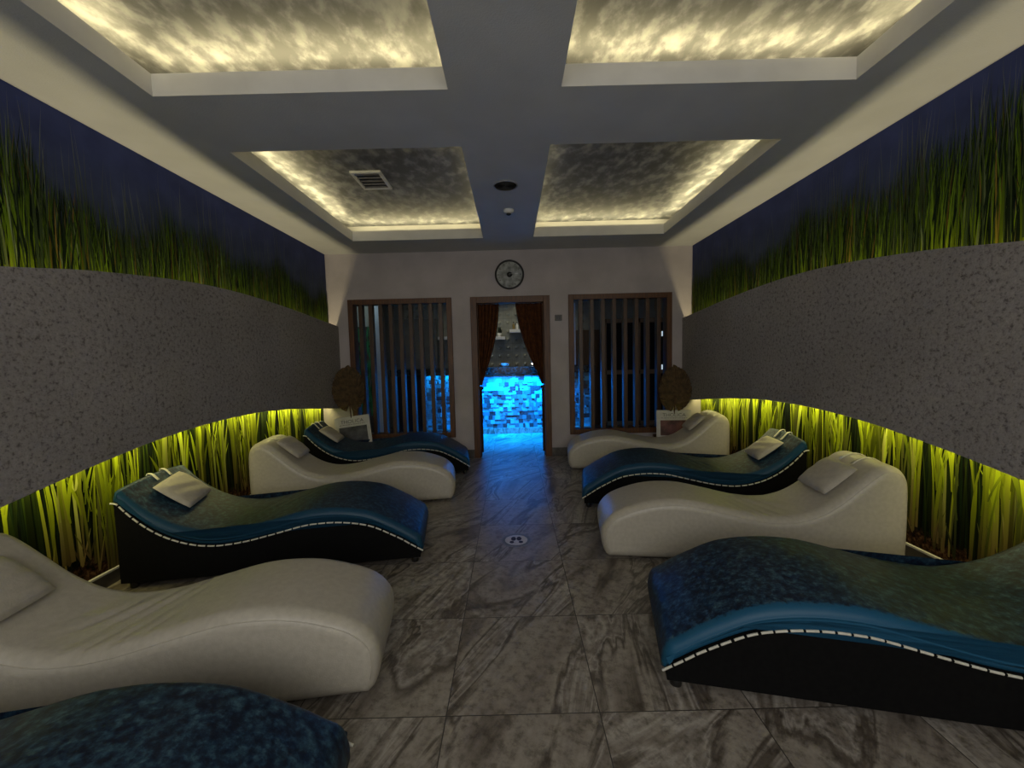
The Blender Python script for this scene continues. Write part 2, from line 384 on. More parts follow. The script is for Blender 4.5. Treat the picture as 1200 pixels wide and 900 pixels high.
def lower_mural(s, side, rng):
    root = thing('lower_grass_mural', 'printed young grass and soil mural glowing yellow green under the %s curved panel' % side, 'wall mural', (s*NX, 0, 0), 0, 'lower grass murals')
    X = s*(NX-.001)
    bk = MB().quad((X, YB, .098), (X, D, .098), (X, D, 1.3), (X, YB, 1.3))
    bk.build('backdrop', M['soil'], root, shift=root.location)
    b = MB(); lay = 0
    def lx():
        nonlocal lay
        lay += 1; return s*(NX-.0015-lay*6e-6)
    def zb(y): return .200+.05*math.sin(y*7+s)+.03*math.sin(y*19)
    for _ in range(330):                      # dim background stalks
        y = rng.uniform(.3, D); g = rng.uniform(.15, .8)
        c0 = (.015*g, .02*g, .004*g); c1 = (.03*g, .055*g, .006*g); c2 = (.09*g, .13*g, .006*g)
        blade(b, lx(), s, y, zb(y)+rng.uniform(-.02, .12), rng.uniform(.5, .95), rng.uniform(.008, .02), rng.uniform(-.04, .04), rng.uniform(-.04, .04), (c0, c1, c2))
    for q_ in range(330):                       # bright stalks and forked leaves
        y = rng.uniform(.3, D); g = rng.uniform(.45, 1.0) if q_ % 2 else rng.uniform(.15, .5)
        if math.sin(y*9+2*s)+.8*math.sin(y*23.7+s)+.5*math.sin(y*51) < rng.uniform(-1.6, .2): y = rng.uniform(.3, D)
        if math.sin(y*9+2*s)+.8*math.sin(y*23.7+s)+.5*math.sin(y*51) < -.9: continue
        z0 = zb(y)+rng.uniform(-.05, .05)
        pale = rng.random() < .2
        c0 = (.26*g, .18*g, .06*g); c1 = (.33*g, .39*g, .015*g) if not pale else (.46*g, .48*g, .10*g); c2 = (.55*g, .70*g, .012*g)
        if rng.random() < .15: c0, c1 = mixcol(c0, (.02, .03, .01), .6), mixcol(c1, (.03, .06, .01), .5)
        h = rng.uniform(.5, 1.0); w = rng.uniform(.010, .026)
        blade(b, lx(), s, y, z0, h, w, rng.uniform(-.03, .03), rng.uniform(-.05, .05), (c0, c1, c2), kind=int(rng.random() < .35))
        for _ in range(rng.choice([0, 1, 2, 2, 3])):
            zz = rng.uniform(.22, .5)
            blade(b, lx(), s, y+rng.uniform(-.005, .005), z0+zz, rng.uniform(.22, .5), rng.uniform(.009, .025), rng.uniform(-.07, .07), rng.uniform(-.07, .07), (c1, mixcol(c1, c2, .6), c2), kind=1)
        if rng.random() < .5:
            blade(b, lx(), s, y, z0-.01, rng.uniform(.1, .3), .012, rng.uniform(-.08, .08), 0, (c0, c0, c1))
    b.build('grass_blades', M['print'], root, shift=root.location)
    return root

def upper_mural(s, side, rng):
    root = thing('upper_grass_mural', 'printed mural of tall reeds against a dark blue dusk sky above the %s curved panel' % side, 'wall mural', (s*WX, 0, 0), 0, 'upper reed murals')
    X = s*(WX-.001)
    MB().quad((X, YB, 1.5), (X, D-.003, 1.5), (X, D-.003, CZ), (X, YB, CZ)).build('backdrop', M['dusk'], root, shift=root.location)
    b = MB(); lay = 0
    def lx():
        nonlocal lay
        lay += 1; return s*(WX-.0015-lay*3e-6)
    ph = s*1.3
    def hh(y):                                  # top of the dense grass
        v = (2.41 if s < 0 else 2.46)+.05*math.sin(2.3*y+ph)+.07*math.sin(5.1*y+2*ph)+.04*math.sin(13*y)
        return v+(.14*math.exp(-((y-2.0)/.28)**2) if True else 0)+.06*math.exp(-((y-3.1)/.2)**2)-.03*(y-3)*(y > 3)
    for _ in range(260):                        # faint far blades
        y = rng.uniform(1.2, D-.03); g = rng.uniform(.5, 1)
        c = (.13*g, .16*g, .17*g)
        blade(b, lx(), s, y, 1.8, hh(y)-1.8+rng.uniform(.0, .3), rng.uniform(.003, .006), rng.uniform(-.03, .03), rng.uniform(-.05, .05), (c, c, mixcol(c, (.05, .06, .10), .5)))
    for _ in range(4200):
        y = rng.uniform(.9, D-.03); u = rng.random()
        H = hh(y)-1.75; h = H*rng.uniform(.6, 1.08)
        g = rng.uniform(.4, 1.15)
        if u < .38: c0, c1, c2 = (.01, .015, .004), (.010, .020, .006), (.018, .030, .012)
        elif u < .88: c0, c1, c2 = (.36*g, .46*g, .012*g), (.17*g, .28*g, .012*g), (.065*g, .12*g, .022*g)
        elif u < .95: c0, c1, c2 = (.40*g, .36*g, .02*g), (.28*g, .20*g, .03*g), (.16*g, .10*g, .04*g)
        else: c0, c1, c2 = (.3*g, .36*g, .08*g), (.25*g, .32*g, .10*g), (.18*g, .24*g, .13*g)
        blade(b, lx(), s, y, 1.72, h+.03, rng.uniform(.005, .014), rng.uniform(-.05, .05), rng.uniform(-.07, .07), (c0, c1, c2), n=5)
    for _ in range(130):                         # tall wisps
        y = rng.uniform(1.4, D-.05); g = rng.uniform(.5, 1)
        c = (.24*g, .26*g, .26*g)
        top = min(2.78, hh(y)+rng.uniform(.1, .42))
        blade(b, lx(), s, y, 1.9, top-1.9, rng.uniform(.004, .008), rng.uniform(-.05, .05), rng.uniform(-.06, .06), ((.05, .08, .02), (.04, .06, .02), c))
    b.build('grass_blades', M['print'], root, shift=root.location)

rng = random.Random(11)
for s, side in ((-1, 'left'), (1, 'right')):
    lower_mural(s, side, rng); upper_mural(s, side, rng)

# back wall with doorway and two screen openings
DX, DZ = .536, 2.199
SX0, SX1, SZ0, SZ1 = .788, 2.185, .296, 2.199
WT = .13
b = MB()
def wb(x0, x1, z0, z1): b.box(x0, x1, D, D+WT, z0, z1)
wb(-NX-.1, -SX1, 0, CZ); wb(SX1, NX+.1, 0, CZ); wb(-SX1, SX1, DZ, CZ)
for s in (-1, 1):
    a0, a1 = sorted((s*DX, s*SX0)); wb(a0, a1, 0, DZ)
    a0, a1 = sorted((s*SX0, s*SX1)); wb(a0, a1, 0, SZ0)
struct('wall_back', b, M['wallpaint'])
b = MB(); b.box(DX, NX-.02, D-.015, D, 0, .115); b.box(-NX+.02, -DX, D-.015, D, 0, .115)
struct('baseboard_back', b, M['dark_stone'])

# doorway frame
fr = .085
b = MB(); y0, y1 = D-.02, D+WT+.02
b.box(-DX, -DX+fr, y0, y1, 0, DZ); b.box(DX-fr, DX, y0, y1, 0, DZ); b.box(-DX+fr, DX-fr, y0, y1, DZ-fr, DZ)
b.box(-DX+fr, -DX+fr+.012, D+.05, y1-.02, 0, DZ-fr); b.box(DX-fr-.012, DX-fr, D+.05, y1-.02, 0, DZ-fr)
bevel(struct('door_1', b, M['wood']))

# slatted screens
for s, nm in ((-1, 'left'), (1, 'right')):
    cx = s*(SX0+SX1)/2; hw = (SX1-SX0)/2
    t = thing('slatted_screen', 'brown wooden frame of vertical slats in the back wall, %s of the doorway' % nm, 'screen', (cx, D, SZ0), 0, 'slatted wooden screens')
    H = SZ1-SZ0; b = MB(); f = .07
    b.box(-hw, -hw+f, -.03, WT, 0, H); b.box(hw-f, hw, -.03, WT, 0, H); b.box(-hw+f, hw-f, -.03, WT, 0, f); b.box(-hw+f, hw-f, -.03, WT, H-f, H)
    bevel(b.build('frame', M['wood'], t))
    n = 9 if s < 0 else 8
    inner = 2*hw-2*f; pitch = inner/(n+.3)
    for k in range(n):
        x = -hw+f+pitch*(k+.65)
        b = MB().box(x-.026, x+.026, .0, .10, f-.005, H-f+.005); bevel(b.build('slat', M['wood2'], t), .003)

# curtains gathered to either side of the doorway
def curtain(s):
    nm = 'left' if s < 0 else 'right'
    t = thing('door_curtain', 'brown curtain tied back to the %s side of the doorway' % nm, 'curtain', (s*.44, D+.09, 1.0), 0, 'doorway curtains')
    b = MB(); nu, nz = 44, 40; zt, zm = 2.11, 1.0
    for j in range(nz+1):
        v = j/nz
        z = zt-(zt-zm)*v if v <= 1 else 0
        inner = (.155 if s < 0 else .075)
        k = v**1.25
        xin = inner*(1-k)+.415*k - .05*math.sin(pi*v)*0
        xin += -.03*math.sin(pi*min(1, v*1.1))
        for i in range(nu+1):
            u = i/nu; x = .452*(1-u)+xin*u
            amp = .022*(1-.55*v)
            b.v.append((s*x-s*.44, amp*math.sin(u*2*pi*6+.6*math.sin(3*v))+.01*math.sin(u*17+v*3), z-1.0)); b.c.append(None)
    for j in range(nz):
        for i in range(nu):
            a = j*(nu+1)+i; b.f.append((a, a+1, a+nu+2, a+nu+1))
    o = b.build('drape', M['curtain'], t, smooth=True); md = o.modifiers.new('s', 'SOLIDIFY'); md.thickness = .004
    b = MB(); nu, nz = 16, 30                        # tail below the tie
    for j in range(nz+1):
        v = j/nz; z = .98-.93*v
        for i in range(nu+1):
            u = i/nu; x = .452*(1-u)+(.415)*u
            b.v.append((s*x-s*.44, .02*math.sin(u*2*pi*2.5+v), z-1.0)); b.c.append(None)
    for j in range(nz):
        for i in range(nu):
            a = j*(nu+1)+i; b.f.append((a, a+1, a+nu+2, a+nu+1))
    o = b.build('tail', M['curtain'], t, smooth=True)
    b = MB().lathe([(.02, -.012), (.03, -.012), (.034, 0), (.03, .012), (.02, .012)], -s*.012, 0, -.035, 14)
    b.v = [(x, y*1.2, z*1.3) for x, y, z in b.v]
    b.build('tie_back', M['blackmetal'], t, smooth=True)
for s in (-1, 1): curtain(s)

# ------------------------------------------------------------------ room beyond the doorway
Y2 = 8.25
b = MB()
b.box(-3.6, 3.6, Y2, Y2+.1, 0, 2.9); struct('wall_far', b, M['blueroomwall'])
struct('wall_far_left', MB().box(-3.7, -3.6, D+WT, Y2, 0, 2.9), M['blueroomwall'])
struct('wall_far_right', MB().box(3.6, 3.7, D+WT, Y2, 0, 2.9), M['blueroomwall'])
struct('ceiling_far', MB().box(-3.6, 3.6, D+WT, Y2, 2.62, 2.7), M['paint'])
# embossed tile cladding behind the bar
def mat_emb():
    return noisy('embossed_cream_tile', (.25, .25, .20), (.31, .31, .25), 10, .5)
b = MB(); p = .165
for i in range(-13, 10):
    for j in range(0, 9):
        x, z = i*p+.03, 1.15+j*p
        if z+.15 > 2.6: continue
        b.box(x, x+p-.006, Y2-.012, Y2-.001, z, z+p-.006)
        xx, zz = x+.055, z+.05                       # small raised wedge on each tile
        i0 = len(b.v)
        b.v += [(xx, Y2-.012, zz), (xx+.06, Y2-.012, zz), (xx+.06, Y2-.012, zz+.06), (xx, Y2-.012, zz+.06), (xx+.012, Y2-.045, zz+.012), (xx+.06, Y2-.02, zz+.06)]
        b.c += [None]*6
        b.f += [(i0, i0+1, i0+4), (i0+1, i0+5, i0+4), (i0+4, i0+5, i0+3), (i0, i0+4, i0+3), (i0+1, i0+2, i0+5), (i0+2, i0+3, i0+5)]
tag(b.build('embossed_wall_cladding', mat_emb()), 'grey green wall tiles with small raised wedges behind the bar counter', 'wall cladding')

# bar with a three-dimensional stone mosaic front
YM = 7.337
t = thing('bar_counter', 'bar with rough stone mosaic front lit blue from under its black top', 'bar counter', (-.1, YM, 0))
sh = (-.1, YM, 0)
MB().box(-1.6, 1.41, YM+.04, YM+.55, 0, 1.07).build('carcass', M['blackgloss'], t, shift=sh)
b = MB(); rr = random.Random(3); tz = .0745
def stone(r):  # blue bar light is mixed into these stone colours
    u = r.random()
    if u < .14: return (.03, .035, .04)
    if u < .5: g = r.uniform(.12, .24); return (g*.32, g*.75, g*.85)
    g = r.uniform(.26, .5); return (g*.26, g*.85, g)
z = .105
while z < 1.05:
    x = -1.6+rr.uniform(-.04, 0)
    while x < 1.41:
        w = tz*rr.choice([1, 1, 1, .5, 1.4]); h = min(z+tz, 1.07)
        xa, xb = max(x, -1.6), min(x+w, 1.41)
        if xb-xa > .01:
            d = rr.choice([0, .006, .012, .02, .028])
            if rr.random() < .3:
                hm = (z+h)/2
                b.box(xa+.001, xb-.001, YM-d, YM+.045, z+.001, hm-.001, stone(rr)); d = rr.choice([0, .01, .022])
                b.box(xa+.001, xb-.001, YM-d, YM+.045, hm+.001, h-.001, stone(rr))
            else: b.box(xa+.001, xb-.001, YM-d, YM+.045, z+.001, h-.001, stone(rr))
        x += w
    z += tz
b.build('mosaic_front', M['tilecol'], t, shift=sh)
bevel(MB().box(-1.6, 1.41, YM-.035, YM+.045, 0, .104).build('plinth', M['floor'], t, shift=sh))
bevel(MB().box(-2.1, 1.45, YM-.26, YM+.6, 1.085, 1.20).build('countertop', M['countertop'], t, shift=sh))
MB().box(-2.05, -1.6, YM, YM+.5, 0, 1.085).build('end_cabinet', M['blackgloss'], t, shift=sh)

for x0, x1, z0, z1, nm in ((-.34, -.11, 1.715, 1.775, 'lower white floating shelf, left of the other'), (-.02, .30, 1.845, 1.91, 'upper white floating shelf holding small bottles'), (-1.42, -1.02, 1.74, 1.80, 'white floating shelf seen through the left slatted screen')):
    bevel(tag(MB().box(x0, x1, Y2-.22, Y2-.012, z0, z1).build('wall_shelf', M['whiteplastic']), nm+' behind the bar', 'shelf', 'floating shelves'))
def bottle(x, y, z, h, lab, m='amber', grp='bottles on the upper shelf'):
    t = thing('bottle', lab, 'bottle', (x, y, z), 0, grp)
    MB().lathe([(.001, 0), (.022, 0), (.024, .01), (.024, h*.6), (.010, h*.75), (.009, h*.9)], n=14).build('body', M[m], t, smooth=True)
    MB().lathe([(.012, h*.88), (.012, h)], n=12).build('cap', M['blackmetal'], t)
bottle(.06, 8.12, 1.91, .15, 'small amber bottle at the left end of the upper bar shelf')
bottle(.13, 8.12, 1.91, .14, 'small pale bottle in the middle of the upper bar shelf', 'ceramic')
bottle(.21, 8.12, 1.91, .17, 'tallest dark bottle on the upper bar shelf', 'blackgloss')
bottle(.26, 8.12, 1.91, .13, 'small amber bottle at the right end of the upper bar shelf')
# dark plant in a pot on the lower shelf
t = thing('potted_plant', 'dark bushy plant in a small pot on the lower white shelf', 'plant', (-.22, 8.13, 1.775))
MB().lathe([(.03, 0), (.042, .07), (.036, .07)], n=16).build('pot', M['ceramic'], t, smooth=True)
b = MB(); rr = random.Random(5)
for k in range(60):
    a = rr.uniform(0, 2*pi); e = rr.uniform(.2, 1.4); L = rr.uniform(.08, .17)
    p0 = Vector((0, 0, .06)); p1 = p0+Vector((math.cos(a)*math.cos(e)*.6, math.sin(a)*math.cos(e)*.4, math.sin(e)))*L
    side = Vector((-math.sin(a), math.cos(a), 0))*.014; mid = (p0+p1)/2
    b.quad(p0, mid+side, p1, mid-side)
b.build('foliage', M['darkleaf'], t)
# things on the counter
t = thing('cup', 'white cup standing on the black bar top', 'cup', (-.13, 7.45, 1.20))
MB().lathe([(.03, 0), (.05, .02), (.062, .065), (.056, .065), (.04, .02)], n=20).build('bowl', M['ceramic'], t, smooth=True)
MB().tube([(.055, 0, .055), (.085, 0, .045), (.085, 0, .025), (.05, 0, .02)], .006).build('handle', M['ceramic'], t, smooth=True)
t = thing('counter_lamp', 'tiny lit lamp on the right part of the black bar top', 'lamp', (.38, 7.42, 1.20))
MB().lathe([(.03, 0), (.03, .008), (.006, .012), (.006, .03)], n=16).build('base', M['blackmetal'], t)
MB().lathe([(.004, .03), (.014, .037), (.016, .046), (.010, .056), (.002, .06)], n=14).build('bulb', M['bulb'], t, smooth=True)
t = thing('wall_spotlight', 'small grey spotlight with bright bulb high on the wall behind the bar', 'spotlight', (.18, Y2-.02, 2.25))
MB().box(-.03, .03, -.02, .01, -.05, .05).build('bracket', M['greyplastic'], t)
MB().lathe([(.045, -.14), (.05, -.06), (.02, 0)], 0, -.07, .06, 16).build('shade', M['greyplastic'], t, smooth=True)
MB().lathe([(.004, 0), (.024, .012), (.024, .03), (.004, .045)], -.01, -.08, .055, 14).build('bulb', M['bulb'], t, smooth=True)

# seen through the left screen: a pale door post, a door with a handle and a strip of green mural
t = thing('interior_door', 'grey brown door with metal handle behind the left slatted screen', 'door', (-1.86, 8.02, 0))
t_leaf = bevel(MB().box(-.48, .42, 0, .04, 0, 2.15).build('door_leaf', noisy('door_grey', (.10, .095, .075), (.14, .13, .10), 6, .5), t))
t2 = MB().tube([(-.40, -.02, 1.32), (-.40, -.05, 1.32), (-.40, -.05, 1.48), (-.40, -.02, 1.48)], .010).build('door_handle', M['greyplastic'], t_leaf, smooth=True)
tag(MB().box(-2.56, -2.38, 7.5, 7.62, 0, 2.62).build('door_post', noisy('pale_post', (.42, .48, .52), (.5, .55, .58), 5, .6)), 'pale upright post behind the left slatted screen', 'post')
b = MB(); rr = random.Random(9)
t = thing('green_plant_mural', 'narrow strips of green leafy wallpaper behind the left slatted screen', 'wall mural', (-3.0, 7.72, 0))
MB().quad((-3.3, 7.72, .0), (-2.56, 7.72, .0), (-2.56, 7.72, 2.0), (-3.3, 7.72, 2.0)).build('backdrop', M['blackgloss'], t, shift=t.location)
for k in range(420):
    x = rr.uniform(-3.28, -2.58); z = rr.uniform(.3, 1.8); g = rr.uniform(.3, 1); h = rr.uniform(.08, .35)
    c = (.05*g, .26*g, .11*g); yy = 7.719-k*1e-5
    b.quad((x, yy, z), (x+.02, yy, z+h*.4), (x+rr.uniform(-.04, .04), yy, z+h), (x-.015, yy, z+h*.4), c)
b.build('leaf_print', M['print'], t, shift=t.location)
struct('wall_partition', MB().box(-3.6, -2.56, 7.73, 7.8, 0, 2.62), M['blueroomwall'])

# seen through the right screen: brown panel, dark glazed doors, white strip
tag(bevel(MB().box(1.06, 1.72, 8.0, 8.05, 0, 1.86).build('wood_panel', M['panel_wood'])), 'plain warm brown wooden board behind the right slatted screen', 'panel')
tag(MB().box(1.10, 1.15, 7.3, 7.36, 1.21, 2.3).build('white_upright', M['whiteplastic']), 'thin white upright rail on the bar end behind the right screen', 'rail')
t = thing('glazed_cabinet', 'dark double glazed cabinet with brown frame behind the right slatted screen', 'cabinet', (2.25, 7.3, 0))
b = MB(); 
for x in (-.62, -.02, .56): b.box(x, x+.07, 0, .06, .1, 2.0)
for z in (.1, 1.02, 1.93): b.box(-.62, .63, 0, .06, z, z+.075)
bevel(b.build('frame', M['panel_wood'], t), .003)
for x0, x1 in ((-.55, -.02), (.05, .56)):
    for z0, z1 in ((.175, 1.02), (1.095, 1.93)):
        MB().box(x0, x1, .025, .04, z0, z1).build('glass_pane', M['black'], t)
MB().box(-.62, .63, .06, .3, .1, 2.0).build('carcass', M['blackgloss'], t)
for z in (1.13, 1.72): MB().box(.42, .50, -.03, .0, z-.04, z+.045).build('hinge', M['hingeglow'], t)

# ------------------------------------------------------------------ things on the back wall and ceiling
t = thing('wall_clock', 'round black rimmed wall clock with mottled grey face above the doorway', 'clock', (.004, D, 2.484))
MB().lathe([(.192, 0), (.197, .02), (.192, .036), (.176, .036), (.172, .015)], n=56, axis='y').build('rim', M['blackmetal'], t, smooth=True)
MB().lathe([(.001, .014), (.175, .014), (.175, .016), (.001, .016)], n=56, axis='y').build('dial', noisy('mottled_dial', (.14, .15, .13), (.36, .37, .34), 16, .35), t)
MB().lathe([(.001, .016), (.036, .016), (.034, .026), (.001, .028)], n=28, axis='y').build('hub', M['blackmetal'], t, smooth=True)
for a in range(12):
    an = a*pi/6; c_, s_ = math.cos(an), math.sin(an)
    P = lambda r, w: (r*c_-w*s_, -.0175, r*s_+w*c_)
    MB().quad(P(.135, -.005), P(.160, -.005), P(.160, .005), P(.135, .005)).build('hour_mark', M['ink'], t)
def hand(a, L, w):
    c_, s_ = math.cos(a), math.sin(a); P = lambda r, ww: (r*c_-ww*s_, -.03, r*s_+ww*c_)
    return MB().quad(P(0, -w), P(L, -w*.5), P(L, w*.5), P(0, w)).build('hand', M['whiteplastic'], t)
hand(.10, .115, .007); hand(.16, .07, .009)
t = thing('light_switch', 'small dark square light switch between the doorway and right screen', 'light switch', (.652, D, 1.895))
bevel(MB().box(-.048, .048, -.012, 0, -.04, .04).build('plate', noisy('bronze_plate', (.05, .045, .03), (.08, .07, .05), 30, .4), t))
bevel(MB().box(-.03, -.002, -.018, -.012, -.025, .025).build('rocker', M['blackmetal'], t), .002)
bevel(MB().box(.002, .03, -.018, -.012, -.025, .025).build('rocker', M['blackmetal'], t), .002)

t = thing('ceiling_speaker', 'round dark grille speaker set in the ceiling beam', 'speaker', (-.012, 3.508, CZ))
MB().lathe([(.102, 0), (.104, -.006), (.095, -.010), (.092, -.004)], n=40).build('ring', M['greyplastic'], t, smooth=True)
b = MB().lathe([(.001, -.006), (.093, -.004), (.093, -.003), (.001, -.005)], n=36)
for k in range(7):
    r = .013*(k+.5); b.lathe([(r, -.006), (r+.003, -.009), (r+.006, -.006)], n=30)
b.build('grille', noisy('dark_grille', (.035, .035, .035), (.05, .05, .05), 40, .6), t)
t = thing('smoke_detector', 'small white detector on the ceiling beam beyond the round speaker', 'smoke detector', (.01, 4.09, CZ))
MB().lathe([(.052, 0), (.052, -.014), (.04, -.03), (.015, -.034)], n=28).build('base', M['whiteplastic'], t, smooth=True)
MB().lathe([(.022, -.034), (.024, -.045), (.01, -.052)], n=20).build('sensor', M['blackmetal'], t, smooth=True)

# air vent in the far left coffer
vx, vy = -1.24, 3.89
t = thing('air_vent', 'square grey slatted air vent in the far left ceiling coffer', 'air vent', (vx, vy, CT))
b = MB(); w, h, f = .135, .185, .026
b.box(-w, w, -h, -h+f, -.022, 0); b.box(-w, w, h-f, h, -.022, 0); b.box(-w, -w+f, -h+f, h-f, -.022, 0); b.box(w-f, w, -h+f, h-f, -.022, 0)
bevel(b.build('frame', M['whiteplastic'], t), .003)
MB().box(-w+f, w-f, -h+f, h-f, -.006, -.002).build('backing', M['blackmetal'], t)
for k in range(5):
    y = -h+f+.028+k*.067
    MB().box(-w+f, w-f, y-.003, y+.003, -.02, -.006).build('slat', M['grate'], t)

# round foot-mark disc on the floor
t = thing('floor_sticker', 'round pale floor sticker with two dark footprints in the centre aisle', 'floor sticker', (.005, 3.024, 0))
MB().lathe([(.001, 0), (.118, 0), (.118, .0012), (.001, .0012)], n=48).build('rim', M['grate'], t)
MB().lathe([(.001, .0012), (.106, .0012), (.106, .0016), (.001, .0016)], n=48).build('ring', noisy('sticker_ring', (.10, .12, .11), (.16, .18, .17), 60, .5), t)
MB().lathe([(.001, .0016), (.085, .0016), (.085, .0022), (.001, .0022)], n=48).build('disc', M['card'], t)
def sole(sgn):
    b = MB()
    for (cy, cx, rx, ry) in ((.020, .021, .019, .034), (-.036, .034, .017, .020)):
        i = len(b.v); n = 22
        for k in range(n):
            a = 2*pi*k/n; x = cx+rx*math.cos(a); y = cy+ry*math.sin(a)
            b.v.append((sgn*x, y+.0, .0026)); b.c.append(None)
        f = tuple(i+k for k in range(n)); b.f.append(f if sgn > 0 else f[::-1])
    b.build('footprint', noisy('navy_ink', (.004, .006, .03), (.006, .01, .04), 30, .6), t)
sole(1); sole(-1)

# ------------------------------------------------------------------ loungers
W = .66          # blue loungers
WB = .50         # cream loungers
PIP = [(0, .092), (.08, .145), (.16, .198), (.317, .283), (.44, .318), (.56, .333), (.66, .334), (.76, .325), (.956, .283), (1.1, .255), (1.22, .243), (1.30, .243), (1.4, .258), (1.516, .298), (1.62, .358), (1.71, .433), (1.775, .503), (1.815, .55), (1.85, .558)]
PIPC = catmull(PIP, .012)
BTOP = [(.0, .012), (-.025, .04), (-.045, .11), (-.045, .19), (-.02, .25), (.04, .310), (.14, .358), (.28, .400), (.42, .415), (.56, .408), (.75, .368), (.92, .330), (1.06, .316), (1.18, .325), (1.30, .367), (1.41, .440), (1.51, .532), (1.59, .605), (1.65, .648), (1.71, .658), (1.765, .635), (1.80, .58), (1.812, .50), (1.815, .3), (1.812, .012)]
BTOPC = catmull(BTOP, .014)
def pipz(u): return float(np.interp(u, [p[0] for p in PIPC], [p[1] for p in PIPC]))
def blue_top(u):
    t = .088-.012*max(0, min(1, (u-1.6)/.25))
    return pipz(u)+t
def frame(P, deg, s):
    """local x runs foot to head for the right row, head to foot for the left row; local y runs away from the viewer"""
    return dict(loc=(P[0], P[1], 0), rotz=-s*math.radians(deg))

def pad_sweep(mb, s, path_pts, W, r, crown, wr=None, wamp=0, nw=26, edges=None):
    """closed profile path swept across the width with rounded side edges; path is a list of (u, z)"""
    P = np.array(path_pts); n = len(P)
    T = np.roll(P, -1, 0)-np.roll(P, 1, 0); T /= np.linalg.norm(T, axis=1)[:, None]+1e-9
    area = .5*np.sum(P[:, 0]*np.roll(P[:, 1], -1)-np.roll(P[:, 0], -1)*P[:, 1])
    N = np.stack([T[:, 1], -T[:, 0]], 1)*(1 if area > 0 else -1)       # outward
    # smooth the normals so the inset does not fold at corners
    for _ in range(6): N = (N+np.roll(N, 1, 0)+np.roll(N, -1, 0)); N /= np.linalg.norm(N, axis=1)[:, None]+1e-9
    ws = []
    for k in range(7): a = pi/2*k/6; ws.append((r*(1-math.sin(a)), r*(1-math.cos(a))) )
    ws = [(r*(1-math.cos(a)), r*(1-math.sin(a))) for a in [pi/2*k/6 for k in range(7)]]
    rows = ws+[(r+(W-2*r)*k/nw, 0) for k in range(1, nw)]+[(W-a, i) for a, i in reversed(ws)]
    i0 = len(mb.v); ed = []
    for w, ins in rows:
        for (u, z), (nu, nz) in zip(P, N):
            uu, zz = u-nu*ins, z-nz*ins
            up = max(0, nz)
            zz += up*crown*math.sin(pi*w/W)
            if wamp and up > .6:
                g = math.exp(-((u-wr)/.20)**2)*math.sin(pi*w/W)**.7
                ph = 2*pi*(u*9.5+w*4.5+.25*math.sin(w*9+u*5)); zz += g*wamp*(abs(math.sin(ph*.5))**.6-.6)*(.6+.4*math.sin(w*23+u*7))
            mb.v.append((s*uu, w, max(zz, .004))); mb.c.append(None)
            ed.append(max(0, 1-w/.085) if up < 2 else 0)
    m = len(rows)
    for j in range(m-1):
        for i in range(n):
            a = i0+j*n+i; b_ = i0+j*n+(i+1) % n; f = (a, b_, b_+n, a+n)
            mb.f.append(f if (area > 0) != (s < 0) else f[::-1])
    f = tuple(i0+i for i in range(n)); g = tuple(i0+(m-1)*n+i for i in range(n))
    if (area > 0) != (s < 0): f = f[::-1]
    else: g = g[::-1]
    mb.f += [f, g]
    return ed

def blue_lounger(P, deg, s, label, front=False, feet=True):
    fr = frame(P, deg, s)
    t = thing('wave_lounger', label, 'lounger', fr['loc'], fr['rotz'], 'blue wave loungers')
    # pad: bottom along the piping line, top above it
    us = [p[0] for p in PIPC]; bot = [(u, pipz(u)) for u in us]
    tp = []
    U1 = 1.85
    for u in reversed(us):
        e = min(u, U1-u); k = 1 if e > .035 else math.sqrt(max(0, 1-(1-e/.035)**2))
        tp.append((u, pipz(u)+(blue_top(u)-pipz(u))*(.35+.65*k)))
    path = bot+tp
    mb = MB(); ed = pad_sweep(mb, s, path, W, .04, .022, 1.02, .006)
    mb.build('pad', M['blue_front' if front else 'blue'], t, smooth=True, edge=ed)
    # black plinth under it
    b = MB(); z0 = .045 if feet else .01; y0, y1 = .012, W-.012; n = len(us)
    for y in (y0, y1):
        for u in us: b.v.append((s*min(max(u, .02), U1-.01), y, z0)); b.v.append((s*min(max(u, .02), U1-.01), y, pipz(u)+.006)); b.c += [None]*2
    for k in range(n-1):
        a = 2*k; b.f.append((a, a+2, a+3, a+1)); c = 2*n+2*k; b.f.append((c, c+1, c+3, c+2)); b.f.append((a+1, a+3, c+3, c+1)); b.f.append((a, c, c+2, a+2))
    b.f += [(0, 1, 2*n+1, 2*n), (2*n-2, 4*n-2, 4*n-1, 2*n-1)]
    b.build('base', M['black'], t)
    for u in (.06, 1.79):
        for y in (.05, W-.05):
            MB().lathe([(.016, .0), (.024, .006), (.024, .04), (.018, .048)], s*u, y, 0, 16).build('foot', M['blackmetal'], t, smooth=True)
    # stitched piping: cream cord in short dashes along both edges
    for y in (-.003, W+.003):
        b = MB(); acc = 0; seg = []; pts = [Vector((s*u, y, z+.003)) for u, z in [(p[0], p[1]) for p in PIPC]]
        fine = []
        for a, c in zip(pts, pts[1:]):
            for k in range(4): fine.append(a.lerp(c, k/4))
        fine.append(pts[-1]); L = 0; cur = []
        for a, c in zip(fine, fine[1:]):
            ph = L % .052
            if ph < .045: cur.append(a)
            elif cur:
                if len(cur) > 1: b.tube(cur, .0052, 6)
                cur = []
            L += (c-a).length
        if len(cur) > 1: b.tube(cur, .0052, 6)
        b.build('piping', M['cord'], t, smooth=True)
        b = MB().tube([p-Vector((0, 0, .001)) for p in pts[::2]], .0042, 6); b.build('welt', M['black'], t, smooth=True)
    return t

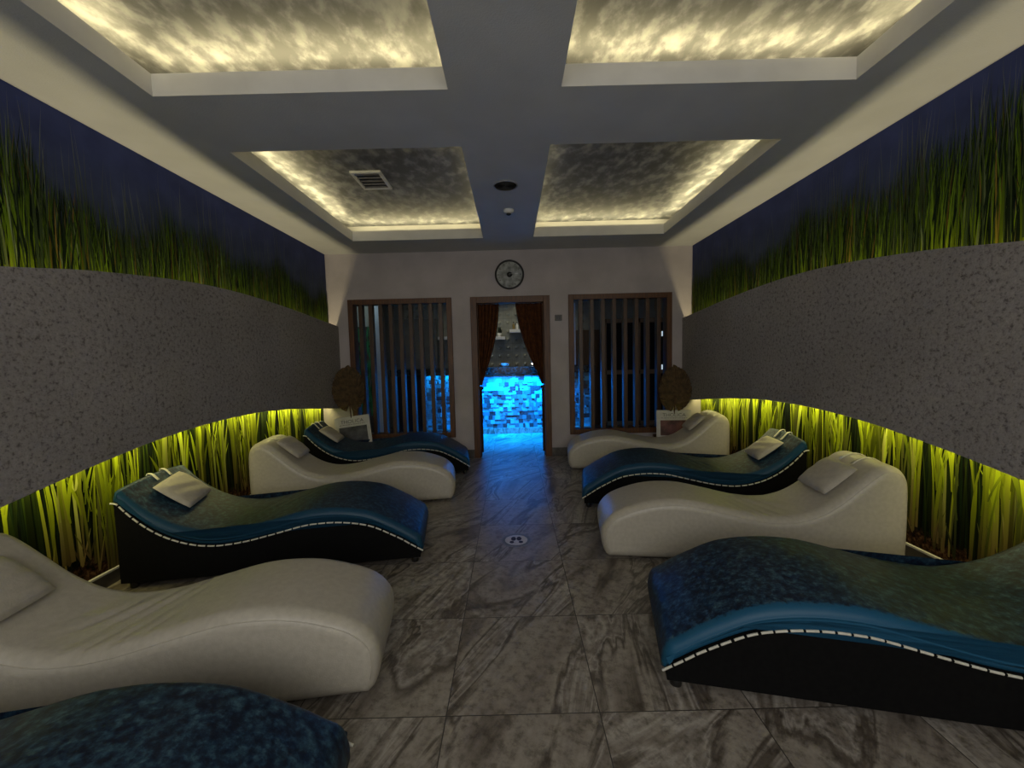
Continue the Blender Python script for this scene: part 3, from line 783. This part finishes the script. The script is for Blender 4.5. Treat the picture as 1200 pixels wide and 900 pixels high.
def beige_lounger(P, deg, s, label, wamp=.010):
    fr = frame(P, deg, s)
    t = thing('wave_lounger', label, 'lounger', fr['loc'], fr['rotz'], 'cream wave loungers')
    path = [(p[0], p[1]) for p in BTOPC]
    # close along the bottom
    path += [(u, .012) for u in np.linspace(1.79, .02, 60)]
    mb = MB(); pad_sweep(mb, s, path, WB, .06, .006, 1.0, wamp, nw=46)
    mb.build('upholstered_body', M['beige'], t, smooth=True)
    # seams a little inside the rounded edge, near and far
    seam = [(p[0], p[1]) for p in BTOPC][6:-6]
    for y, sg in ((.012, 1), (WB-.012, -1)):
        A = np.array(seam); Tn = np.gradient(A, axis=0); Tn /= np.linalg.norm(Tn, axis=1)[:, None]; Nn = np.stack([-Tn[:, 1], Tn[:, 0]], 1)
        Q = A-Nn*.030
        MB().tube([(s*u, y-.004*sg, z) for u, z in Q], .0022, 6).build('seam', M['beige'], t, smooth=True)
    for u in (.15, 1.7):
        for y in (.08, WB-.08): MB().lathe([(.02, 0), (.022, .02)], s*u, y, 0, 12).build('foot', M['blackmetal'], t)
    return t

def surf(kind):
    if kind == 'blue': return [(u, blue_top(u)) for u in np.linspace(.05, 1.84, 160)]
    return [(p[0], p[1]) for p in BTOPC if p[1] > .3 and p[0] > .05]

def pillow(P, deg, s, kind, label, uc, wc, lu=.27, lw=.34, tilt=0, strapw=(.13, .24)):
    S = surf(kind); us = [p[0] for p in S]
    zf = lambda u: float(np.interp(u, us, [p[1] for p in S]))+(.021 if kind == 'blue' else .004)
    z0 = zf(uc); sl = math.atan2(zf(uc+.12)-zf(uc-.12), .24)
    fr = frame(P, deg, s); a = fr['rotz']
    R = Matrix.Rotation(a, 3, 'Z')
    org = R @ Vector((s*uc, wc, z0))+Vector(fr['loc'])
    t = thing('neck_pillow', label, 'pillow', org, a, 'cream neck pillows')
    b = MB(); n = 22
    def place(x, y, z):                       # x along lounger, y across, z off the surface
        c_, s_ = math.cos(tilt), math.sin(tilt); x, y = x*c_-y*s_, x*s_+y*c_
        return (s*(x*math.cos(sl)-z*math.sin(sl)), y, x*math.sin(sl)+z*math.cos(sl))
    for side in (1, -1):
        i0 = len(b.v)
        for i in range(n+1):
            for j in range(n+1):
                x = 2*i/n-1; y = 2*j/n-1
                h = ((1-abs(x)**3.2)*(1-abs(y)**3.2))**.5
                pin = 1-.06*(abs(x)*abs(y))**2-.03*(1-abs(y*x))*0
                xx = x*lu/2*(1-.035*(1-y*y)) ; yy = y*lw/2*(1-.03*(1-x*x))
                z = side*(.036 if side > 0 else .022)*h+.026+ (.003*math.sin(9*x+4*y) if side > 0 else 0)*h
                b.v.append(place(xx*pin, yy*pin, z)); b.c.append(None)
        for i in range(n):
            for j in range(n):
                a_ = i0+i*(n+1)+j; f = (a_, a_+1, a_+n+2, a_+n+1); b.f.append(f if (side < 0) != (s < 0) else f[::-1])
    b.build('cushion', M['pillow'], t, smooth=True)
    pr = []
    for i in range(4):
        pass
    # two straps running from the pillow over the head end
    S2 = [(u, z) for u, z in zip(us, [p[1] for p in S])]
    if kind == 'blue': pts = [(u, zf(u)+.003) for u in np.linspace(uc+lu*.40, 1.845, 14)]+[(1.862, .60), (1.865, .52), (1.865, .36)]
    else: pts = [(p[0], p[1]+.009) for p in BTOPC if p[0] > uc+lu*.40 and p[1] > .58][::2]+[(1.825, .585), (1.825, .5), (1.822, .38)]
    for sw in strapw:
        for sg in (-1, 1):
            pass
        b = MB(); L, Rr = [], []
        for k, (u, z) in enumerate(pts):
            y = wc+ (sw-.5*lw)*1.15 - wc
            L.append((s*(u-uc), y-.011, z-z0)); Rr.append((s*(u-uc), y+.011, z-z0))
        b.strip(L, Rr, [None]*len(L)); o = b.build('strap', M['cord'], t, smooth=True)
        md = o.modifiers.new('s', 'SOLIDIFY'); md.thickness = .003
    return t

LOUNGERS = {
 'L5': ((-.475, .645), 8, -1), 'L4': ((-.62, 1.59), 8, -1), 'L3': ((-.63, 2.70), 8, -1), 'L2': ((-.62, 3.90), 8, -1), 'L1': ((-.52, 4.80), 8, -1),
 'R4': ((.59, 1.60), 13, 1), 'R3': ((.63, 2.69), 8, 1), 'R2': ((.61, 3.63), 9.5, 1), 'R1': ((.70, 4.86), 7, 1)}
L_ = LOUNGERS
blue_lounger(*L_['L5'], 'blue padded wave lounger nearest the viewer at lower left, mostly cut off')
beige_lounger(*L_['L4'], 'large cream leather wave lounger in the left row beside the nearest blue one', .024)
blue_lounger(*L_['L3'], 'blue padded wave lounger with cream piping between the two cream ones on the left')
beige_lounger(*L_['L2'], 'cream leather wave lounger on the left, second from the back wall', .007)
blue_lounger(*L_['L1'], 'blue padded wave lounger on the left in front of the slatted screen')
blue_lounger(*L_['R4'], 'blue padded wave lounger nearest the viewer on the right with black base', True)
beige_lounger(*L_['R3'], 'cream leather wave lounger on the right between two blue ones', .022)
blue_lounger(*L_['R2'], 'blue padded wave lounger on the right, second from the back wall')
beige_lounger(*L_['R1'], 'cream leather wave lounger on the right in front of the slatted screen', .006)
pillow(*L_['L4'], 'beige', 'cream pillow on the large cream lounger at the left edge', 1.47, .19, lw=.30)
pillow(*L_['L3'], 'blue', 'cream square pillow on the blue lounger in the middle of the left row', 1.67, .36, tilt=-.12)
pillow(*L_['L2'], 'beige', 'cream pillow on the cream lounger second from the back on the left', 1.52, .27)
pillow(*L_['L1'], 'blue', 'cream pillow on the blue lounger below the left slatted screen', 1.65, .33)
pillow(*L_['R3'], 'beige', 'cream pillow on the cream lounger in the middle of the right row', 1.49, .26)
pillow(*L_['R2'], 'blue', 'cream pillow on the blue lounger second from the back on the right', 1.65, .33)
pillow(*L_['R1'], 'beige', 'cream pillow on the cream lounger below the right slatted screen', 1.50, .27)

# ------------------------------------------------------------------ corner tables, palm fans and picture boards
def corner(s, cardlab, fanlab, boardx, bz, tilt):
    nm = 'left' if s < 0 else 'right'
    t = thing('side_table', 'low dark side table in the %s back corner behind the loungers' % nm, 'table', (s*2.29, 5.42, 0), 0, 'corner side tables')
    b = MB(); bevel(b.box(-.37 if s > 0 else -.17, .17 if s > 0 else .37, -.15, .16, .25, .275).build('tabletop', M['panel_wood'], t))
    for x in ((-.36, .13) if s > 0 else (-.16, .33)):
        for y in (-.145, .12): MB().box(x, x+.03, y, y+.03, 0, .25).build('leg', M['panel_wood'], t)
    # dried palm fan in a small vase
    t = thing('dried_palm_fan', fanlab, 'dried palm fan', (s*2.11, 5.335, .275), 0, 'dried palm fans')
    MB().lathe([(.035, 0), (.05, .03), (.05, .09), (.022, .15), (.025, .17)], n=20).build('vase', M['clay'], t, smooth=True)
    zc = (1.015 if s < 0 else .915)-.275
    hubz = zc-.20
    MB().tube([(0, 0, .05), (.003, -.005, hubz*.5), (0, -.045, hubz), (0, -.05, hubz+.12)], .008, 8).build('stalk', M['stem'], t, smooth=True)
    b = MB(); nf = 40; rr = random.Random(4+s); nq = 7
    for k in range(nf*2+1):
        a = -2.95+5.9*k/(nf*2)
        jit = rr.uniform(-.008, .006)*(k % 2)+(.018 if abs(a) < .12 else 0)
        ox, oz = (.212+jit)*math.sin(a)*(1-.06*math.cos(a)), zc+(.295+jit)*math.cos(a)-.0
        for q in range(nq):
            t_ = (q+.15)/(nq-.85)
            x = ox*t_; z = hubz*(1-t_)+oz*t_
            b.v.append((x, -.05+(.007 if k % 2 else -.007)*t_+.012*t_*math.cos(2*a), z)); b.c.append(None)
    for k in range(nf*2):
        for q in range(nq-1):
            a_ = k*nq+q; b.f.append((a_, a_+1, a_+nq+1, a_+nq))
    b.build('fan_leaf', M['palm'], t)
    # picture board
    t = thing('picture_board', cardlab, 'picture board', (boardx, 5.275, bz), 0, 'white picture boards')
    w, h = .23, .36
    th_ = tilt
    def rp(x, z, y=0): return (x*math.cos(th_)-z*math.sin(th_), y+z*.10, x*math.sin(th_)+z*math.cos(th_))
    def plate(x0, x1, z0, z1, y0, y1, name, mat):
        b = MB(); P = [rp(x0, z0, y0), rp(x1, z0, y0), rp(x1, z1, y0), rp(x0, z1, y0), rp(x0, z0, y1), rp(x1, z0, y1), rp(x1, z1, y1), rp(x0, z1, y1)]
        b.v = P; b.c = [None]*8; b.f = [(0, 1, 2, 3), (7, 6, 5, 4), (0, 4, 5, 1), (1, 5, 6, 2), (2, 6, 7, 3), (3, 7, 4, 0)]
        return b.build(name, mat, t)
    plate(-w, w, 0, h, 0, .012, 'board', M['card'])
    pm = noisy('photo_print_'+nm, (.04, .02, .018) if s > 0 else (.02, .02, .025), (.26, .11, .10) if s > 0 else (.14, .14, .15), 7, .4, lo=.3, hi=.7)
    plate(-w+.05, w-.045, .035, h-.13, -.002, 0, 'printed_picture', pm)
    cu = bpy.data.curves.new('title', 'FONT'); cu.body = 'THOLICA'; cu.size = .062; cu.align_x = 'CENTER'
    tmp = bpy.data.objects.new('tmp', cu); C.objects.link(tmp); bpy.context.view_layer.update()
    me = bpy.data.meshes.new_from_object(tmp); bpy.data.objects.remove(tmp)
    for v in me.vertices:
        x, z = v.co.x*1.15, v.co.y+h-.082; v.co = Vector(rp(x, z, -.002))
    me.materials.clear(); me.materials.append(M['ink'])
    o = bpy.data.objects.new('title_lettering', me); C.objects.link(o); o.parent = t
    b = MB(); rr = random.Random(2)
    x = -w+.06
    while x < w-.06:
        L = rr.uniform(.01, .03); b.quad(rp(x, h-.104, -.002), rp(x+L, h-.104, -.002), rp(x+L, h-.098, -.002), rp(x, h-.098, -.002)); x += L+.008
    b.build('small_print', M['ink'], t)
corner(-1, 'white printed board with grey picture leaning in the left back corner', 'brown dried palm fan standing in the left back corner', -2.06, .30, .12)
corner(1, 'white printed board with dark red picture in the right back corner', 'brown dried palm fan standing in the right back corner', 2.10, .277, -.02)

# ------------------------------------------------------------------ lights
def area(name, loc, direction, sx, sy, power, col, spread=pi, up=None):
    l = bpy.data.lights.new(name, 'AREA'); l.shape = 'RECTANGLE'; l.size = sx; l.size_y = sy; l.energy = power; l.color = col; l.spread = spread
    o = bpy.data.objects.new(name, l); C.objects.link(o); o.location = loc
    d = Vector(direction).normalized(); z = -d; x = Vector(up or (1, 0, 0)); x = (x-z*x.dot(z)).normalized(); y = z.cross(x)
    o.rotation_euler = Matrix((x, y, z)).transposed().to_euler()
    return o
WARM = (1, .85, .44)
CO_P = 5.2
for k, (x0, x1, y0, y1) in enumerate(COF):
    zc = LZ+.004; m_ = .07; lx, ly = x1-x0, y1-y0; g = 1.0
    for (x, y, d, L, ax) in ((x0-m_, (y0+y1)/2, (.2, 0, 1), ly, (0, 1, 0)), (x1+m_, (y0+y1)/2, (-.2, 0, 1), ly, (0, 1, 0)), ((x0+x1)/2, y0-m_, (0, .2, 1), lx, (1, 0, 0)), ((x0+x1)/2, y1+m_, (0, -.2, 1), lx, (1, 0, 0))):
        inner = (x in (x0-m_, x1+m_)) and abs(x) < 1
        area('cove_led', (x, y, zc), d, L, .02, CO_P*L/2*(.3 if inner else 1)*(g), WARM, up=ax)
N = 9
for s in (-1, 1):
    yy = np.linspace(.2, D-.03, N+1)
    for a, b_ in zip(yy, yy[1:]):
        ym = (a+b_)/2; L = b_-a
        ta = (ztop(b_)-ztop(a))/L; tb = (zbot(b_)-zbot(a))/L
        area('panel_led', (s*(WX-.03), ym, ztop(ym)-.24), (-s*.15, -ta, 1), L, .035, 3.0*L, (1, .84, .48), up=(0, 1, ta))
        area('panel_led', (s*(NX-.10), ym, zbot(ym)+.035), (s*.9, tb, -1), L, .012, 2.9*L, (1, .88, .36), up=(0, 1, tb))
# blue light under the bar top
area('bar_led', (0, YM-.20, 1.075), (0, .22, -1), 1.7, .03, 100, (.0, .25, 1), spread=2.3)
area('bar_led', (-1.1, YM-.1, 1.075), (0, .3, -1), .8, .03, 5, (.0, .35, 1))
area('blue_fill', (0, 6.15, 2.5), (0, .42, -1), 1.2, .3, 36, (.0, .27, 1), spread=1.05)  # added overhead fill that turns the mosaic and floor bluer
area('room_fill', (0, 7.72, 2.5), (0, .42, -1), 2.2, .2, 2.6, (1, .95, .75), spread=2.0)  # unseen fills for the room beyond; this one brightens the tile wall
area('room_fill', (-2.8, 7.2, 2.5), (0, .5, -1), .6, .2, 1.6, (.75, .95, 1))
# added soft fill in place of the unseen lighting behind the photographer
area('rear_fill', (0, -1.5, 1.9), (0, 1, -.12), 4.2, 1.6, 46, (1, .97, .92))
w = bpy.data.worlds.new('world'); sc.world = w; w.use_nodes = True
w.node_tree.nodes['Background'].inputs[0].default_value = (1, .97, .91, 1); w.node_tree.nodes['Background'].inputs[1].default_value = .24

# ------------------------------------------------------------------ camera
f_, p_, r_, y_, H_ = 480.46, .0690, .0245, .0004, 1.3982
fwd = np.array([math.sin(y_)*math.cos(p_), math.cos(y_)*math.cos(p_), -math.sin(p_)]); right = np.array([math.cos(y_), -math.sin(y_), 0]); down = np.cross(fwd, right)
c_, s_ = math.cos(r_), math.sin(r_)
R0 = c_*right+s_*down; R1 = -s_*right+c_*down
cam = bpy.data.cameras.new('camera'); cam.sensor_width = 36; cam.lens = f_*36/1200; cam.clip_start = .02
co = bpy.data.objects.new('camera', cam); C.objects.link(co)
Mx = Matrix(((R0[0], -R1[0], -fwd[0]), (R0[1], -R1[1], -fwd[1]), (R0[2], -R1[2], -fwd[2])))
co.matrix_world = Matrix.Translation((0, 0, H_)) @ Mx.to_4x4()
sc.camera = co
sc.view_settings.view_transform = 'Standard'
sc.view_settings.look = 'None'
sc.view_settings.exposure = 0
sc.cycles.max_bounces = 8; sc.cycles.diffuse_bounces = 4
